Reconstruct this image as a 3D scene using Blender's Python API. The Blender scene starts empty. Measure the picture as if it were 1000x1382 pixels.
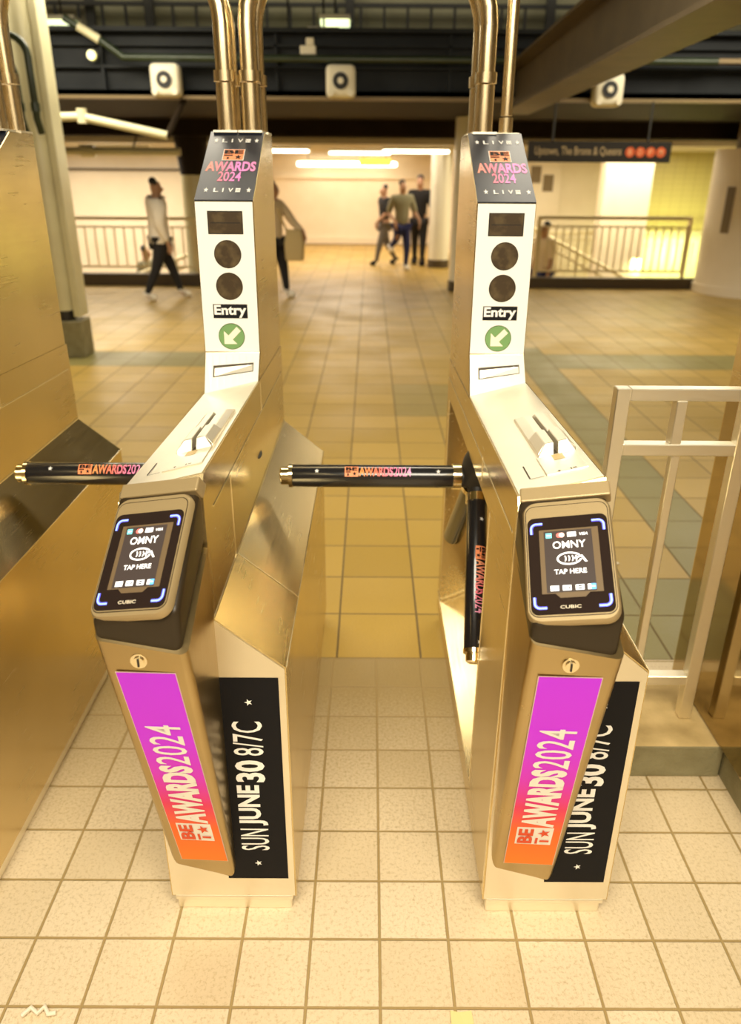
import bpy, bmesh, math, random
from math import sin, cos, pi, radians, sqrt, atan2
from mathutils import Vector, Matrix
random.seed(7)
S = bpy.context.scene
COL = S.collection

# ------------------------------------------------------------------ camera
F, TH, YAW, ROLL, HC = 1024.967, radians(23.85759), radians(-.15237), radians(.41203), 1.5521
fw = Vector((-sin(YAW)*cos(TH), cos(YAW)*cos(TH), -sin(TH)))
r0 = Vector((cos(YAW), sin(YAW), 0)); u0 = r0.cross(fw)
rt = r0*cos(ROLL)+u0*sin(ROLL); up = u0*cos(ROLL)-r0*sin(ROLL)
cd = bpy.data.cameras.new('camera'); cam = bpy.data.objects.new('camera', cd); COL.objects.link(cam)
cam.matrix_world = Matrix(((rt.x, up.x, -fw.x, 0), (rt.y, up.y, -fw.y, 0), (rt.z, up.z, -fw.z, HC), (0, 0, 0, 1)))
cd.sensor_width = 36; cd.sensor_fit = 'AUTO'; cd.lens = F/1382*36; cd.clip_start = .02
cd.dof.use_dof = True; cd.dof.focus_distance = 1.55; cd.dof.aperture_fstop = 2.8
S.camera = cam
S.view_settings.view_transform = 'Standard'; S.view_settings.look = 'None'
S.view_settings.gamma = 1; S.view_settings.exposure = 0.58; S.view_settings.use_curve_mapping = False
# ------------------------------------------------------------------ world and lights
w = bpy.data.worlds.new('world'); S.world = w; w.use_nodes = True
w.node_tree.nodes['Background'].inputs[0].default_value = (1, .86, .62, 1)
w.node_tree.nodes['Background'].inputs[1].default_value = .25
WARM = (1, .90, .70)
def area(name, loc, rot, sx, sy, e, c=WARM):
    l = bpy.data.lights.new(name, 'AREA'); l.shape = 'RECTANGLE'; l.size = sx; l.size_y = sy; l.energy = e; l.color = c
    o = bpy.data.objects.new(name, l); COL.objects.link(o); o.location = loc; o.rotation_euler = [radians(a) for a in rot]
    return o
area('entrance_ceiling_light', (.1, -.5, 2.95), (28, 0, 0), 2.6, 1.0, 105)
area('added_lane_fill', (0, 3.4, 3.2), (0, 0, 0), 3.0, .8, 55)  # added fill over the lanes, no known fixture
area('added_left_hall_fill', (-3.2, 7.4, 3.2), (0, 0, 0), 3.0, 1.2, 110)  # added fill for the left of the hall, placed clear of chamfer reflections
area('added_right_hall_fill', (3.8, 7.6, 3.2), (0, 0, 0), 2.4, 1.2, 70)  # added to brighten the right of the hall, stands for no known lamp
area('upper_level_light', (0, 9.75, 4.0), (25, 0, 0), 9, .4, 20)
area('corridor_ceiling_light', (-.5, 16.6, 1.94), (0, 0, 0), 3.2, 4.5, 84, (1, .86, .72))
area('left_stair_light', (-5.0, 13.9, 1.94), (0, 0, 0), 3.6, 1.8, 135, (1, .88, .70))
area('right_stair_light', (4.2, 13.9, 1.94), (0, 0, 0), 4.0, 1.6, 95, (1, .88, .62))
area('tile_wall_light', (5.6, 14.6, .2), (60, 0, 0), 1.6, .5, 26, (.95, 1, .4))

# ------------------------------------------------------------------ materials
def mat(name, base=(.5, .5, .5), rough=.5, metal=0., emit=None, es=1., spec=None, coat=0.):
    m = bpy.data.materials.new(name); m.use_nodes = True
    b = m.node_tree.nodes['Principled BSDF']
    b.inputs['Base Color'].default_value = (*base, 1); b.inputs['Roughness'].default_value = rough; b.inputs['Metallic'].default_value = metal
    if emit: b.inputs['Emission Color'].default_value = (*emit, 1); b.inputs['Emission Strength'].default_value = es
    if spec is not None: b.inputs['Specular IOR Level'].default_value = spec
    if coat: b.inputs['Coat Weight'].default_value = coat
    return m
class NT:
    def __init__(s, m): s.t = m.node_tree; s.n = s.t.nodes; s.l = s.t.links; s.b = s.n['Principled BSDF']
    def put(s, sock, v):
        if isinstance(v, bpy.types.NodeSocket): s.l.new(v, sock)
        elif v is not None: sock.default_value = v
    def m(s, op, a, b=None, c=None):
        n = s.n.new('ShaderNodeMath'); n.operation = op; s.put(n.inputs[0], a)
        if b is not None: s.put(n.inputs[1], b)
        if c is not None: s.put(n.inputs[2], c)
        return n.outputs[0]
    def mix(s, f, a, b):
        n = s.n.new('ShaderNodeMix'); n.data_type = 'RGBA'; s.put(n.inputs[0], f)
        for i, v in ((6, a), (7, b)): s.put(n.inputs[i], (*v, 1) if isinstance(v, tuple) else v)
        return n.outputs[2]
    def coord(s, kind='Object'): return s.n.new('ShaderNodeTexCoord').outputs[kind]
    def pos(s): return s.n.new('ShaderNodeNewGeometry').outputs['Position']
    def xyz(s, v):
        n = s.n.new('ShaderNodeSeparateXYZ'); s.l.new(v, n.inputs[0]); return n.outputs
    def mapping(s, v, sc):
        n = s.n.new('ShaderNodeMapping'); s.l.new(v, n.inputs[0]); n.inputs['Scale'].default_value = sc; return n.outputs[0]
    def noise(s, v, scale=5., detail=3., rough=.5):
        n = s.n.new('ShaderNodeTexNoise'); s.l.new(v, n.inputs[0]); n.inputs['Scale'].default_value = scale; n.inputs['Detail'].default_value = detail; n.inputs['Roughness'].default_value = rough
        return n.outputs[0]
    def ramp(s, f, stops):
        n = s.n.new('ShaderNodeValToRGB'); s.put(n.inputs[0], f); e = n.color_ramp.elements
        while len(e) < len(stops): e.new(.5)
        for i, (p, c) in enumerate(stops): e[i].position = p; e[i].color = (*c, 1)
        return n.outputs[0]
    def rng(s, f, a, b, c, d):
        n = s.n.new('ShaderNodeMapRange'); s.put(n.inputs[0], f)
        for i, v in enumerate((a, b, c, d)): n.inputs[i+1].default_value = v
        return n.outputs[0]
    def bump(s, h, st=.3, d=.01):
        n = s.n.new('ShaderNodeBump'); s.put(n.inputs['Height'], h); n.inputs['Strength'].default_value = st; n.inputs['Distance'].default_value = d
        s.l.new(n.outputs[0], s.b.inputs['Normal'])
    def base(s, c): s.put(s.b.inputs['Base Color'], c)
    def rough(s, c): s.put(s.b.inputs['Roughness'], c)
def brushed(name, base, r0_, r1_, sc=(26, 1, 26), smear=.10):
    m = mat(name, base, r0_, 1.); n = NT(m); c = n.coord()
    f = n.noise(n.mapping(c, sc), 6, 4); g = n.noise(c, 4, 3)
    n.rough(n.rng(n.m('ADD', n.m('MULTIPLY', f, .5), n.m('MULTIPLY', g, .5)), .3, .7, r0_, r1_))
    n.base(n.mix(n.rng(g, .35, .7, 0, smear*4), base, tuple(x*.72 for x in base)))
    return m
STEEL = brushed('brushed_steel', (.74, .60, .33), .21, .29)
STEELF = brushed('lit_steel', (.98, .93, .80), .34, .50, (3, 60, 60), .06)  # whiter copy of the steel, bright light on the plates put into the colour
CHROME = mat('polished_chrome', (.92, .82, .60), .12, 1.)
PIPE = brushed('pipe_steel', (.84, .70, .45), .20, .34, (50, 50, 3))
WHITE = mat('steel_lit_white', (.95, .93, .86), .35)  # steel of the tower front, painted white for the light blowing it out
GASKET = mat('dark_seam', (.05, .035, .015), .6)
EDGE = mat('bright_edge', (.95, .88, .68), .25, 1.)
BRONZE = mat('textured_bronze_plastic', (.40, .30, .155), .40, .35)
n = NT(BRONZE); n.bump(n.noise(n.coord(), 700, 2), .25, .002)
DARKB = mat('dark_brown_plastic', (.030, .020, .010), .36, spec=.35)
n = NT(DARKB); n.bump(n.noise(n.coord(), 600, 2), .12, .002)
GLASS = mat('smoked_reader_glass', (.022, .014, .012), .12)
LCD = mat('lit_lcd', (.03, .022, .018), .3, emit=(.045, .032, .026), es=1.)
LCDB = mat('lcd_border', (.16, .11, .06), .35)
SCR = mat('screen_white', (.8, .8, .8), .4, emit=(1, .97, .93), es=.85)
SCRT = mat('screen_teal', (.1, .5, .5), .4, emit=(.2, .72, .72), es=.9)
SCRR = mat('screen_red', (.6, .1, .1), .4, emit=(.95, .16, .12), es=.9)
SCRP = mat('screen_pink', (.8, .5, .4), .4, emit=(1, .72, .6), es=.9)
SCRB = mat('screen_blue', (.1, .3, .7), .4, emit=(.1, .4, .9), es=.9)
SCRD = mat('screen_dark', (.03, .03, .05), .4)
LED = mat('blue_led', (.1, .1, .6), .4, emit=(.10, .09, .95), es=.75)
LEDC = mat('blue_led_core', (.3, .4, .9), .4, emit=(.22, .48, 1), es=.85)
BLACKP = mat('black_print', (.006, .006, .008), .6, spec=.2)
NAVY = mat('navy_print', (.010, .013, .026), .34)
INKW = mat('white_ink', (.92, .90, .86), .5)
LENS = mat('dark_lens', (.055, .035, .018), .30)
n = NT(LENS); g = n.noise(n.coord(), 40, 4); n.base(n.mix(n.rng(g, .45, .75, 0, 1), (.05, .032, .016), (.12, .085, .04)))
RIM = mat('black_rim', (.012, .01, .008), .4)
GREEN = mat('green_lens', (.17, .33, .12), .4)
PINKARROW = mat('cream_arrow', (.95, .82, .66), .5)
BLACKS = mat('black_glossy_sleeve', (.012, .012, .015), .22, coat=.5)
RUBBER = mat('black_rubber', (.018, .015, .012), .5)
def grad(name, axis, stops, es=0.):
    m = mat(name, (.5, .5, .5), .5); n = NT(m); x = n.xyz(n.coord('Generated'))[axis]; c = n.ramp(x, stops); n.base(c)
    return m
MAG = (.64, .020, 1.)
ADG = grad('orange_to_magenta_print', 2, [(.0, (1., .24, .004)), (.22, (1., .15, .01)), (.36, (.85, .03, .15)), (.52, (.72, .02, .70)), (.70, MAG), (1, (.58, .02, 1.))])
LOGO_G = mat('orange_red_ink', (.80, .07, .008), .5)
AWG = grad('pink_gradient_ink', 0, [(0, (1., .34, .22)), (.35, (.98, .22, .36)), (.65, (.95, .28, .75)), (1, (.98, .30, .62))])
ARMG = grad('sleeve_gradient_ink', 0, [(0, (.95, .36, .09)), (.35, (.98, .20, .13)), (.7, (.95, .22, .45)), (1, (.95, .42, .75))])
ARMGZ = grad('sleeve_gradient_ink_vertical', 2, [(0, (.95, .42, .70)), (.4, (.98, .2, .3)), (1, (.95, .42, .2))])
LOGO_O = mat('orange_ink', (.95, .30, .12), .5)

def floor_mat():
    m = mat('quarry_tile_floor', rough=.4); n = NT(m); p = n.pos(); x, y, z = n.xyz(p)
    near = n.m('LESS_THAN', y, 2.237)
    def grid(T, ox, oy, wd):
        u = n.m('DIVIDE', n.m('SUBTRACT', x, ox), T); v = n.m('DIVIDE', n.m('SUBTRACT', y, oy), T)
        def dist(q): return n.m('MULTIPLY', n.m('ABSOLUTE', n.m('SUBTRACT', n.m('FRACT', n.m('ADD', q, .5)), .5)), T)
        d = n.m('MINIMUM', dist(u), dist(v))
        wob = n.m('MULTIPLY', n.m('SUBTRACT', n.noise(p, 40, 2), .5), .0016)
        line = n.rng(n.m('ADD', d, wob), wd*.55, wd, 1, 0)
        cx = n.n.new('ShaderNodeCombineXYZ'); n.l.new(n.m('FLOOR', u), cx.inputs[0]); n.l.new(n.m('FLOOR', v), cx.inputs[1])
        wn = n.n.new('ShaderNodeTexWhiteNoise'); wn.noise_dimensions = '2D'; n.l.new(cx.outputs[0], wn.inputs['Vector'])
        return line, wn.outputs['Value']
    l1, r1 = grid(.1524, .030, 1.008, .0038)
    l2, r2 = grid(.296, .187, 2.237, .0046)
    big = n.noise(p, 1.7, 3); fine = n.noise(p, 120, 5, .72)
    nearc = n.mix(r1, (.82, .68, .47), (.72, .58, .37))
    nearc = n.mix(n.rng(fine, .50, .68, 0, .75), nearc, (.50, .37, .18))
    nearc = n.mix(n.rng(big, .5, .75, 0, .35), nearc, (.62, .49, .29))
    farc = n.mix(r2, (.56, .37, .085), (.46, .30, .06))
    farc = n.mix(n.rng(fine, .5, .75, 0, .35), farc, (.36, .25, .07))
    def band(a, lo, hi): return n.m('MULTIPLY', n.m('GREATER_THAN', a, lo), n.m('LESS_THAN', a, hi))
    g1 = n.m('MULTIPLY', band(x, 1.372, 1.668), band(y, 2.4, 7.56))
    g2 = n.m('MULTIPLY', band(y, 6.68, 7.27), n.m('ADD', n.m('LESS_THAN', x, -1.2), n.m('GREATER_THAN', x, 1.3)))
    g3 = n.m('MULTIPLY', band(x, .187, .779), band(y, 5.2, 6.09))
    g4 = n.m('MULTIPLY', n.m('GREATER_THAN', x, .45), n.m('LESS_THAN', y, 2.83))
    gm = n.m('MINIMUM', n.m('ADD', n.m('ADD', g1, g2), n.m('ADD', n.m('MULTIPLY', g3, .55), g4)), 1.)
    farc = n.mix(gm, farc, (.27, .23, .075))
    back_dark = n.m('MULTIPLY', n.rng(n.m('ADD', y, n.m('MULTIPLY', n.m('SUBTRACT', fine, .5), .5)), 1.45, 2.05, 0, 1), n.m('LESS_THAN', x, .5))  # near tiles turn darker towards the back of the lanes
    nearc = n.mix(n.m('MULTIPLY', back_dark, .9), nearc, (.36, .25, .085))
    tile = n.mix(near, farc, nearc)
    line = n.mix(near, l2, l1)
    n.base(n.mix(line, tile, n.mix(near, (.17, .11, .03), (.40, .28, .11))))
    n.rough(n.rng(n.m('ADD', big, n.m('MULTIPLY', line, .4)), .3, 1., .30, .6))
    ang = n.n.new('ShaderNodeMapping'); n.l.new(p, ang.inputs[0]); ang.inputs['Rotation'].default_value = (0, 0, .7); ang.inputs['Scale'].default_value = (90, 30, 30)
    tex = n.noise(ang.outputs[0], 1.2, 4, .65)
    n.bump(n.m('SUBTRACT', n.m('MULTIPLY', tex, .55), line), .55, .006)
    return m
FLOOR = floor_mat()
def rough_mat(name, a, b, scale=6, rough=.8, bs=.2, bscale=60):
    m = mat(name, a, rough); n = NT(m); c = n.pos(); n.base(n.mix(n.rng(n.noise(c, scale, 4), .35, .7, 0, 1), a, b)); n.bump(n.noise(c, bscale, 5, .7), bs, .01)
    return m
CONC = rough_mat('worn_concrete', (.60, .44, .20), (.42, .30, .12), 9, .8, .4)
GREYP = rough_mat('grey_painted_concrete', (.30, .27, .15), (.23, .20, .10), 14, .6, .5, 90)
CREAM = rough_mat('cream_wall_paint', (.90, .79, .61), (.84, .73, .54), 2, .5, .03)
CEILD = rough_mat('dark_olive_ceiling_paint', (.22, .21, .11), (.18, .17, .09), 2, .8, .05)
CEIL = rough_mat('ceiling_paint', (.62, .55, .40), (.55, .48, .34), 2, .8, .05)
BEAM = rough_mat('dark_blue_girder_paint', (.022, .025, .027), (.014, .016, .018), 3, .5, .08)
BEAMB = rough_mat('brown_girder_paint', (.10, .072, .034), (.075, .052, .024), 5, .5, .08)
SOFF = rough_mat('dark_brown_soffit', (.022, .014, .007), (.016, .010, .005), 3, .7, .05)
LIP = mat('tan_ledge', (.20, .14, .06), .5)
for m_ in (BEAM, SOFF): m_.node_tree.nodes['Principled BSDF'].inputs['Specular IOR Level'].default_value = .15
GREENP = rough_mat('green_pipe_paint', (.03, .045, .024), (.022, .032, .016), 6, .3, .05)
COLP = rough_mat('cream_column_paint', (.70, .66, .42), (.62, .57, .36), 3, .3, .03)
COLM = mat('polished_column_metal', (.94, .90, .74), .25, .15)
WALLUP = rough_mat('olive_grey_upper_wall', (.24, .23, .14), (.19, .18, .105), 3, .6, .05)
UPW = mat('upper_frame', (.03, .03, .028), .5)
UPG = mat('upper_pane', (.26, .24, .17), .15)
DKCURB = mat('dark_brown_curb', (.075, .05, .022), .5)
RAILM = mat('rail_cream_metal', (.80, .70, .44), .3, .6)
LAMP = mat('fluorescent_tube', (1, 1, 1), .5, emit=(1, .93, .74), es=5.)
LAMPG = mat('green_white_lamp', (1, 1, 1), .5, emit=(.80, .92, .52), es=1.1)
LAMPY = mat('yellow_lamp', (1, 1, 1), .5, emit=(.75, .68, .05), es=1.)
SPK = mat('white_speaker_housing', (.82, .76, .58), .5)
CONE = mat('black_speaker_cone', (.02, .02, .02), .6)
def tile_wall(name, a, b):
    m = mat(name, a, .3); n = NT(m); x, y, z = n.xyz(n.pos())
    def ln(q, T): return n.m('LESS_THAN', n.m('ABSOLUTE', n.m('SUBTRACT', n.m('FRACT', n.m('DIVIDE', q, T)), .5)), .03)
    n.base(n.mix(n.m('MAXIMUM', ln(x, .2), ln(z, .1)), a, b)); return m
GTILE = tile_wall('yellow_green_wall_tile', (.62, .56, .20), (.50, .44, .15))
PALE = tile_wall('pale_lower_tile', (.86, .84, .50), (.76, .72, .40))
SKIN = mat('skin', (.45, .24, .13), .5); HAIR = mat('dark_hair', (.012, .009, .007), .6)
def cloth(name, c): return mat(name, c, .85)

# ------------------------------------------------------------------ mesh helpers
class MB:
    def __init__(s): s.v = []; s.f = []; s.mi = []
    def add(s, vs, fs, mi=0):
        b = len(s.v); s.v += [tuple(v) for v in vs]; s.f += [tuple(i+b for i in f) for f in fs]; s.mi += [mi]*len(fs); return s
    def box(s, x0, y0, z0, x1, y1, z1, mi=0):
        return s.add([(x, y, z) for z in (z0, z1) for y in (y0, y1) for x in (x0, x1)], [(0, 2, 3, 1), (4, 5, 7, 6), (0, 1, 5, 4), (2, 6, 7, 3), (0, 4, 6, 2), (1, 3, 7, 5)], mi)
    def loft(s, rings, mi=0, cap=True):
        n_ = len(rings[0]); vs = [v for r in rings for v in r]; fs = []
        for k in range(len(rings)-1):
            for i in range(n_):
                j = (i+1) % n_; fs.append((k*n_+i, k*n_+j, (k+1)*n_+j, (k+1)*n_+i))
        if cap: fs += [tuple(range(n_))[::-1], tuple(range((len(rings)-1)*n_, len(rings)*n_))]
        return s.add(vs, fs, mi)
    def tube(s, pts, r, seg=14, mi=0, cap=True):
        pts = [Vector(p) for p in pts]; rs = r if isinstance(r, (list, tuple)) else [r]*len(pts); rings = []; e1 = None
        for i, p in enumerate(pts):
            t = ((pts[min(i+1, len(pts)-1)]-p).normalized()+(p-pts[max(i-1, 0)]).normalized()).normalized()
            if e1 is None:
                a = Vector((0, 0, 1)) if abs(t.z) < .9 else Vector((1, 0, 0)); e1 = t.cross(a).normalized()
            else: e1 = (e1-t*e1.dot(t)).normalized()
            e2 = t.cross(e1)
            rings.append([p+(e1*cos(2*pi*k/seg)+e2*sin(2*pi*k/seg))*rs[i] for k in range(seg)])
        return s.loft(rings, mi, cap)
    def bar(s, a, b, w_, d_, mi=0, side=None):
        a, b = Vector(a), Vector(b); t = (b-a).normalized(); sd = Vector(side) if side else (Vector((0, 1, 0)) if abs(t.y) < .9 else Vector((1, 0, 0)))
        e1 = t.cross(sd).normalized(); e2 = t.cross(e1)
        rg = [[p+e1*w_/2*i+e2*d_/2*j for i, j in ((-1, -1), (1, -1), (1, 1), (-1, 1))] for p in (a, b)]
        return s.loft(rg, mi)
    def build(s, name, mats, parent=None, bevel=0, smooth=False, off=None, bseg=2, fix=True):
        me = bpy.data.meshes.new(name); vs = s.v
        if off: vs = [(x+off[0], y+off[1], z+off[2]) for x, y, z in vs]
        me.from_pydata(vs, [], s.f); mats = mats if isinstance(mats, (list, tuple)) else [mats]
        for m in mats: me.materials.append(m)
        for p, i in zip(me.polygons, s.mi): p.material_index = i
        bm = bmesh.new(); bm.from_mesh(me)
        if fix:
            bmesh.ops.recalc_face_normals(bm, faces=bm.faces)
        if bevel:
            es = [e for e in bm.edges if len(e.link_faces) == 2 and e.calc_face_angle(0) > .45]
            bmesh.ops.bevel(bm, geom=es, offset=bevel, segments=bseg, profile=.5, affect='EDGES', clamp_overlap=True)
        bm.to_mesh(me); bm.free()
        if smooth:
            for p in me.polygons: p.use_smooth = True
            if smooth != 'all': me.set_sharp_from_angle(angle=radians(38))
        o = bpy.data.objects.new(name, me); COL.objects.link(o)
        if parent: o.parent = parent
        return o
_tc = {}
def text_geo(st, bold=0., shear=0.):
    k = (st, bold, shear)
    if k not in _tc:
        cu = bpy.data.curves.new('t', 'FONT'); cu.body = st; cu.offset = bold; cu.resolution_u = 3; cu.shear = shear
        o = bpy.data.objects.new('t', cu); COL.objects.link(o)
        dg = bpy.context.evaluated_depsgraph_get(); me = bpy.data.meshes.new_from_object(o.evaluated_get(dg))
        bm = bmesh.new(); bm.from_mesh(me); bmesh.ops.triangulate(bm, faces=bm.faces); bm.to_mesh(me); bm.free()
        vs = [(v.co.x, v.co.y) for v in me.vertices]; fs = [tuple(p.vertices) for p in me.polygons]
        bpy.data.objects.remove(o); bpy.data.curves.remove(cu); bpy.data.meshes.remove(me)
        x0, x1 = min(v[0] for v in vs), max(v[0] for v in vs); y0, y1 = min(v[1] for v in vs), max(v[1] for v in vs)
        _tc[k] = ([((x-x0)/(x1-x0), (y-y0)/(y1-y0)) for x, y in vs], fs)
    return _tc[k]
class Flat:
    """flat print: shapes in u,v (0..1), mapped by fn(u, v, layer) to a point"""
    def __init__(s, fn, sub=0): s.fn = fn; s.mb = MB(); s.sub = sub
    def put(s, pts, fs, mi, layer):
        if s.sub:
            bm = bmesh.new(); vv = [bm.verts.new((x, y, 0)) for x, y in pts]
            for f in fs:
                try: bm.faces.new([vv[i] for i in f])
                except ValueError: pass
            bmesh.ops.subdivide_edges(bm, edges=bm.edges, cuts=s.sub, use_grid_fill=True); bm.verts.index_update()
            pts = [(v.co.x, v.co.y) for v in bm.verts]; fs = [tuple(v.index for v in f.verts) for f in bm.faces]; bm.free()
        s.mb.add([s.fn(x, y, layer) for x, y in pts], fs, mi)
    def text(s, st, x0, y0, x1, y1, bold=0., mi=0, layer=1, shear=0.):
        vs, fs = text_geo(st, bold, shear); s.put([(x0+a*(x1-x0), y0+b*(y1-y0)) for a, b in vs], fs, mi, layer); return s
    def poly(s, pts, mi=0, layer=1): s.put(pts, [tuple(range(len(pts)))], mi, layer); return s
    def rect(s, x0, y0, x1, y1, mi=0, layer=1): return s.poly([(x0, y0), (x1, y0), (x1, y1), (x0, y1)], mi, layer)
    def disc(s, x, y, rx, ry, mi=0, layer=1, n_=28): return s.poly([(x+rx*cos(2*pi*k/n_), y+ry*sin(2*pi*k/n_)) for k in range(n_)], mi, layer)
    def ring(s, x, y, rx, ry, tx, ty, mi=0, layer=1, a0=0., a1=2*pi, n_=32):
        pts = [(x+r*cos(a0+(a1-a0)*k/n_), y+q*sin(a0+(a1-a0)*k/n_)) for k in range(n_+1) for r, q in ((rx, ry), (rx-tx, ry-ty))]
        s.put(pts, [(2*k, 2*k+2, 2*k+3, 2*k+1) for k in range(n_)], mi, layer); return s
    def star(s, x, y, rx, ry, mi=0, layer=1, rot=pi/2):
        o = [(x+rx*(1 if k % 2 == 0 else .40)*cos(rot+pi*k/5), y+ry*(1 if k % 2 == 0 else .40)*sin(rot+pi*k/5)) for k in range(10)]
        pts = [(x, y)]+o; s.put(pts, [(0, k+1, (k+1) % 10+1) for k in range(10)], mi, layer); return s
    def build(s, name, mats, parent): return s.mb.build(name, mats, parent, fix=False)
def quad_map(TL, TR, BL, BR, lift=.0006):
    TL, TR, BL, BR = map(Vector, (TL, TR, BL, BR)); nn = (BR-BL).cross(TL-BL).normalized()
    return lambda u, v, l: (BL*(1-u)+BR*u)*(1-v)+(TL*(1-u)+TR*u)*v+nn*lift*l
def empty(name, loc, label, cat, group=None, rz=0.):
    o = bpy.data.objects.new(name, None); COL.objects.link(o); o.location = loc; o.rotation_euler = (0, 0, rz); o.empty_display_size = .1
    return tag(o, label, cat, group)
def tag(o, label, cat, group=None):
    o['label'] = label; o['category'] = cat
    if group: o['group'] = group
    return o
def struct(o): o['kind'] = 'structure'; return o
def dup(root, loc, label):
    r = root.copy(); COL.objects.link(r); r.location = loc; r['label'] = label
    def rec(src, dst):
        for ch in list(src.children):
            c = ch.copy(); COL.objects.link(c); c.parent = dst; rec(ch, c)
    rec(root, r); return r

# ------------------------------------------------------------------ structure
def sbox(name, m, *b, bevel=0): return struct(MB().box(*b).build(name, m, bevel=bevel))
fl = MB()
fl.box(-9, -3.2, -.1, 9, 12.15, 0); fl.box(-2.55, 12.15, -.1, 2.45, 19.9, 0)
struct(fl.build('floor', FLOOR))
wl = MB()
wl.box(-9, 12.15, -1.6, -2.55, 17, -1.5); wl.box(2.45, 12.15, -1.6, 9, 17, -1.5)
struct(wl.build('floor_stairwell', CONC))
sbox('wall_back', CREAM, -2.9, 19.85, -.1, 1.9, 20.05, 2.9)
sbox('wall_back_left', CREAM, -9, 16.2, -1.6, -2.55, 16.4, 2.9)
sbox('wall_corridor_left', CREAM, -2.75, 16.2, -.1, -2.55, 19.9, 2.9)
sbox('wall_corridor_right', CREAM, 1.75, 16.2, -.1, 1.95, 19.9, 2.9)
sbox('wall_back_right', CREAM, 1.75, 16.2, -1.6, 5.05, 16.4, 2.9)
sbox('wall_tiled_right', GTILE, 5.05, 15.6, .62, 9, 15.8, 2.9)
sbox('wall_tiled_right_lower', PALE, 5.05, 15.5, -1.6, 9, 15.8, .62)
sbox('wall_stairwell_left', CREAM, -2.55, 12.2, -1.6, -2.5, 16.2, -.01)
sbox('wall_stairwell_right', CREAM, 2.44, 12.2, -1.6, 2.45, 16.2, -.01)
sbox('wall_left', CREAM, -9.1, -3.2, 0, -9, 16.4, 3.6); sbox('wall_right', CREAM, 9, -3.2, 0, 9.1, 16.4, 3.6)
sbox('wall_rear', CREAM, -9, -3.3, 0, 9, -3.2, 3.6)
sbox('ceiling', CEILD, -9, -3.2, 3.55, 9, 9.9, 3.65)
sbox('ceiling_corridor', CEIL, -9, 12.9, 2.0, 9, 19.9, 2.1)
sbox('trim_1', CREAM, -2.5, 19.78, .02, 1.7, 19.85, .17)
sbox('trim_2', CREAM, -2.5, 19.76, 1.50, 1.7, 19.85, 1.56)
sbox('trim_3', BEAMB, -8.9, 16.1, 1.62, -2.6, 16.2, 1.66)
sbox('baseboard_back', DKCURB, -2.5, 19.80, 0, 1.7, 19.86, .02)
# dark curbs round the stairwells
sbox('curb_left', DKCURB, -9, 12.02, 0, -2.5, 12.2, .17); sbox('curb_right', DKCURB, 2.4, 12.02, 0, 9, 12.2, .15)
# girders overhead
g = MB()
g.box(-9, 9.12, 2.36, 9, 9.2, 2.88); g.box(-9, 8.98, 2.88, 9, 9.4, 2.92); g.box(-9, 9.0, 2.30, 9, 9.4, 2.36)
g.box(-9, 9.04, 2.56, 9, 9.12, 2.585); g.box(-9, 9.05, 2.76, 9, 9.12, 2.78)
for i in range(10): g.box(-8.2+i*1.8, 9.05, 2.36, -8.17+i*1.8, 9.13, 2.88)
struct(g.build('beam_girder', BEAM))
sbox('beam_ledge', LIP, -9, 8.9, 2.27, 9, 9.02, 2.30)
sbox('ceiling_soffit', SOFF, -9, 9.0, 2.30, 9, 12.9, 2.36)
sbox('beam_far', SOFF, -9, 12.5, 2.08, 9, 12.9, 2.4)
sbox('beam_upper_ledge', LIP, 1.5, 8.86, 2.62, 9, 9.0, 2.66)
sbox('wall_upper', WALLUP, -9, 10.4, 2.36, 9, 10.5, 4.2)
dg = MB()
A_, B_ = Vector((1.42, 3.0, 0)), Vector((1.52, 9.1, 0))
for wd, z0, z1 in ((.30, 2.16, 2.185), (.05, 2.185, 2.55), (.30, 2.55, 2.575)):
    dg.bar(A_+Vector((0, 0, (z0+z1)/2)), B_+Vector((0, 0, (z0+z1)/2)), wd, z1-z0, side=(0, 0, 1))
struct(dg.build('beam_diagonal', BEAMB))
# left steel column: concrete-coloured round face between flanges, dark base
ce = empty('fluted_column', (-2.79, 7.05, 0), 'pale round-faced steel column at the left behind the cut-off turnstile', 'column')
m_ = MB(); m_.box(-.16, -.02, .36, -.10, .2, 3.5); m_.box(.10, -.02, .36, .16, .2, 3.5); m_.build('flange', COLP, ce, bevel=.008)
MB().tube([(0, .05, .42), (0, .05, 3.5)], .105, 20).build('round_shaft', COLP, ce, smooth=True)
MB().box(-.15, -.06, 0, .17, .2, .33).build('base_block', GREYP, ce, bevel=.01)
MB().tube([(0, .05, .33), (0, .05, .43)], .09, 20).build('dark_collar', RUBBER, ce, smooth=True)
for nm, x, y, r, lb in (('round_column', 1.36, 11.75, .19, 'bright cream round column just left of the right turnstile tower'), ('round_column', 1.27, 14.9, .19, 'cream round column behind the nearer bright one, by the walkers')):
    e = empty(nm, (x, y, 0), lb, 'column', 'round columns of the hall')
    MB().tube([(0, 0, .14), (0, 0, 2.3)], r, 26).build('shaft', COLM, e, smooth=True)
    MB().tube([(0, 0, 0), (0, 0, .14)], r+.01, 26).build('base_ring', DKCURB, e, smooth=True)
e = empty('round_column', (-2.75, 12.9, 0), 'dark-topped round column behind the man in white', 'column', 'round columns of the hall')
MB().tube([(0, 0, .1), (0, 0, 1.55)], .2, 22).build('shaft', COLP, e, smooth=True)
MB().tube([(0, 0, 1.55), (0, 0, 2.1)], [.2, .26], 22).build('capital', SOFF, e, smooth=True)
MB().tube([(0, 0, 0), (0, 0, .1)], .21, 22).build('base_ring', DKCURB, e, smooth=True)

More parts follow.
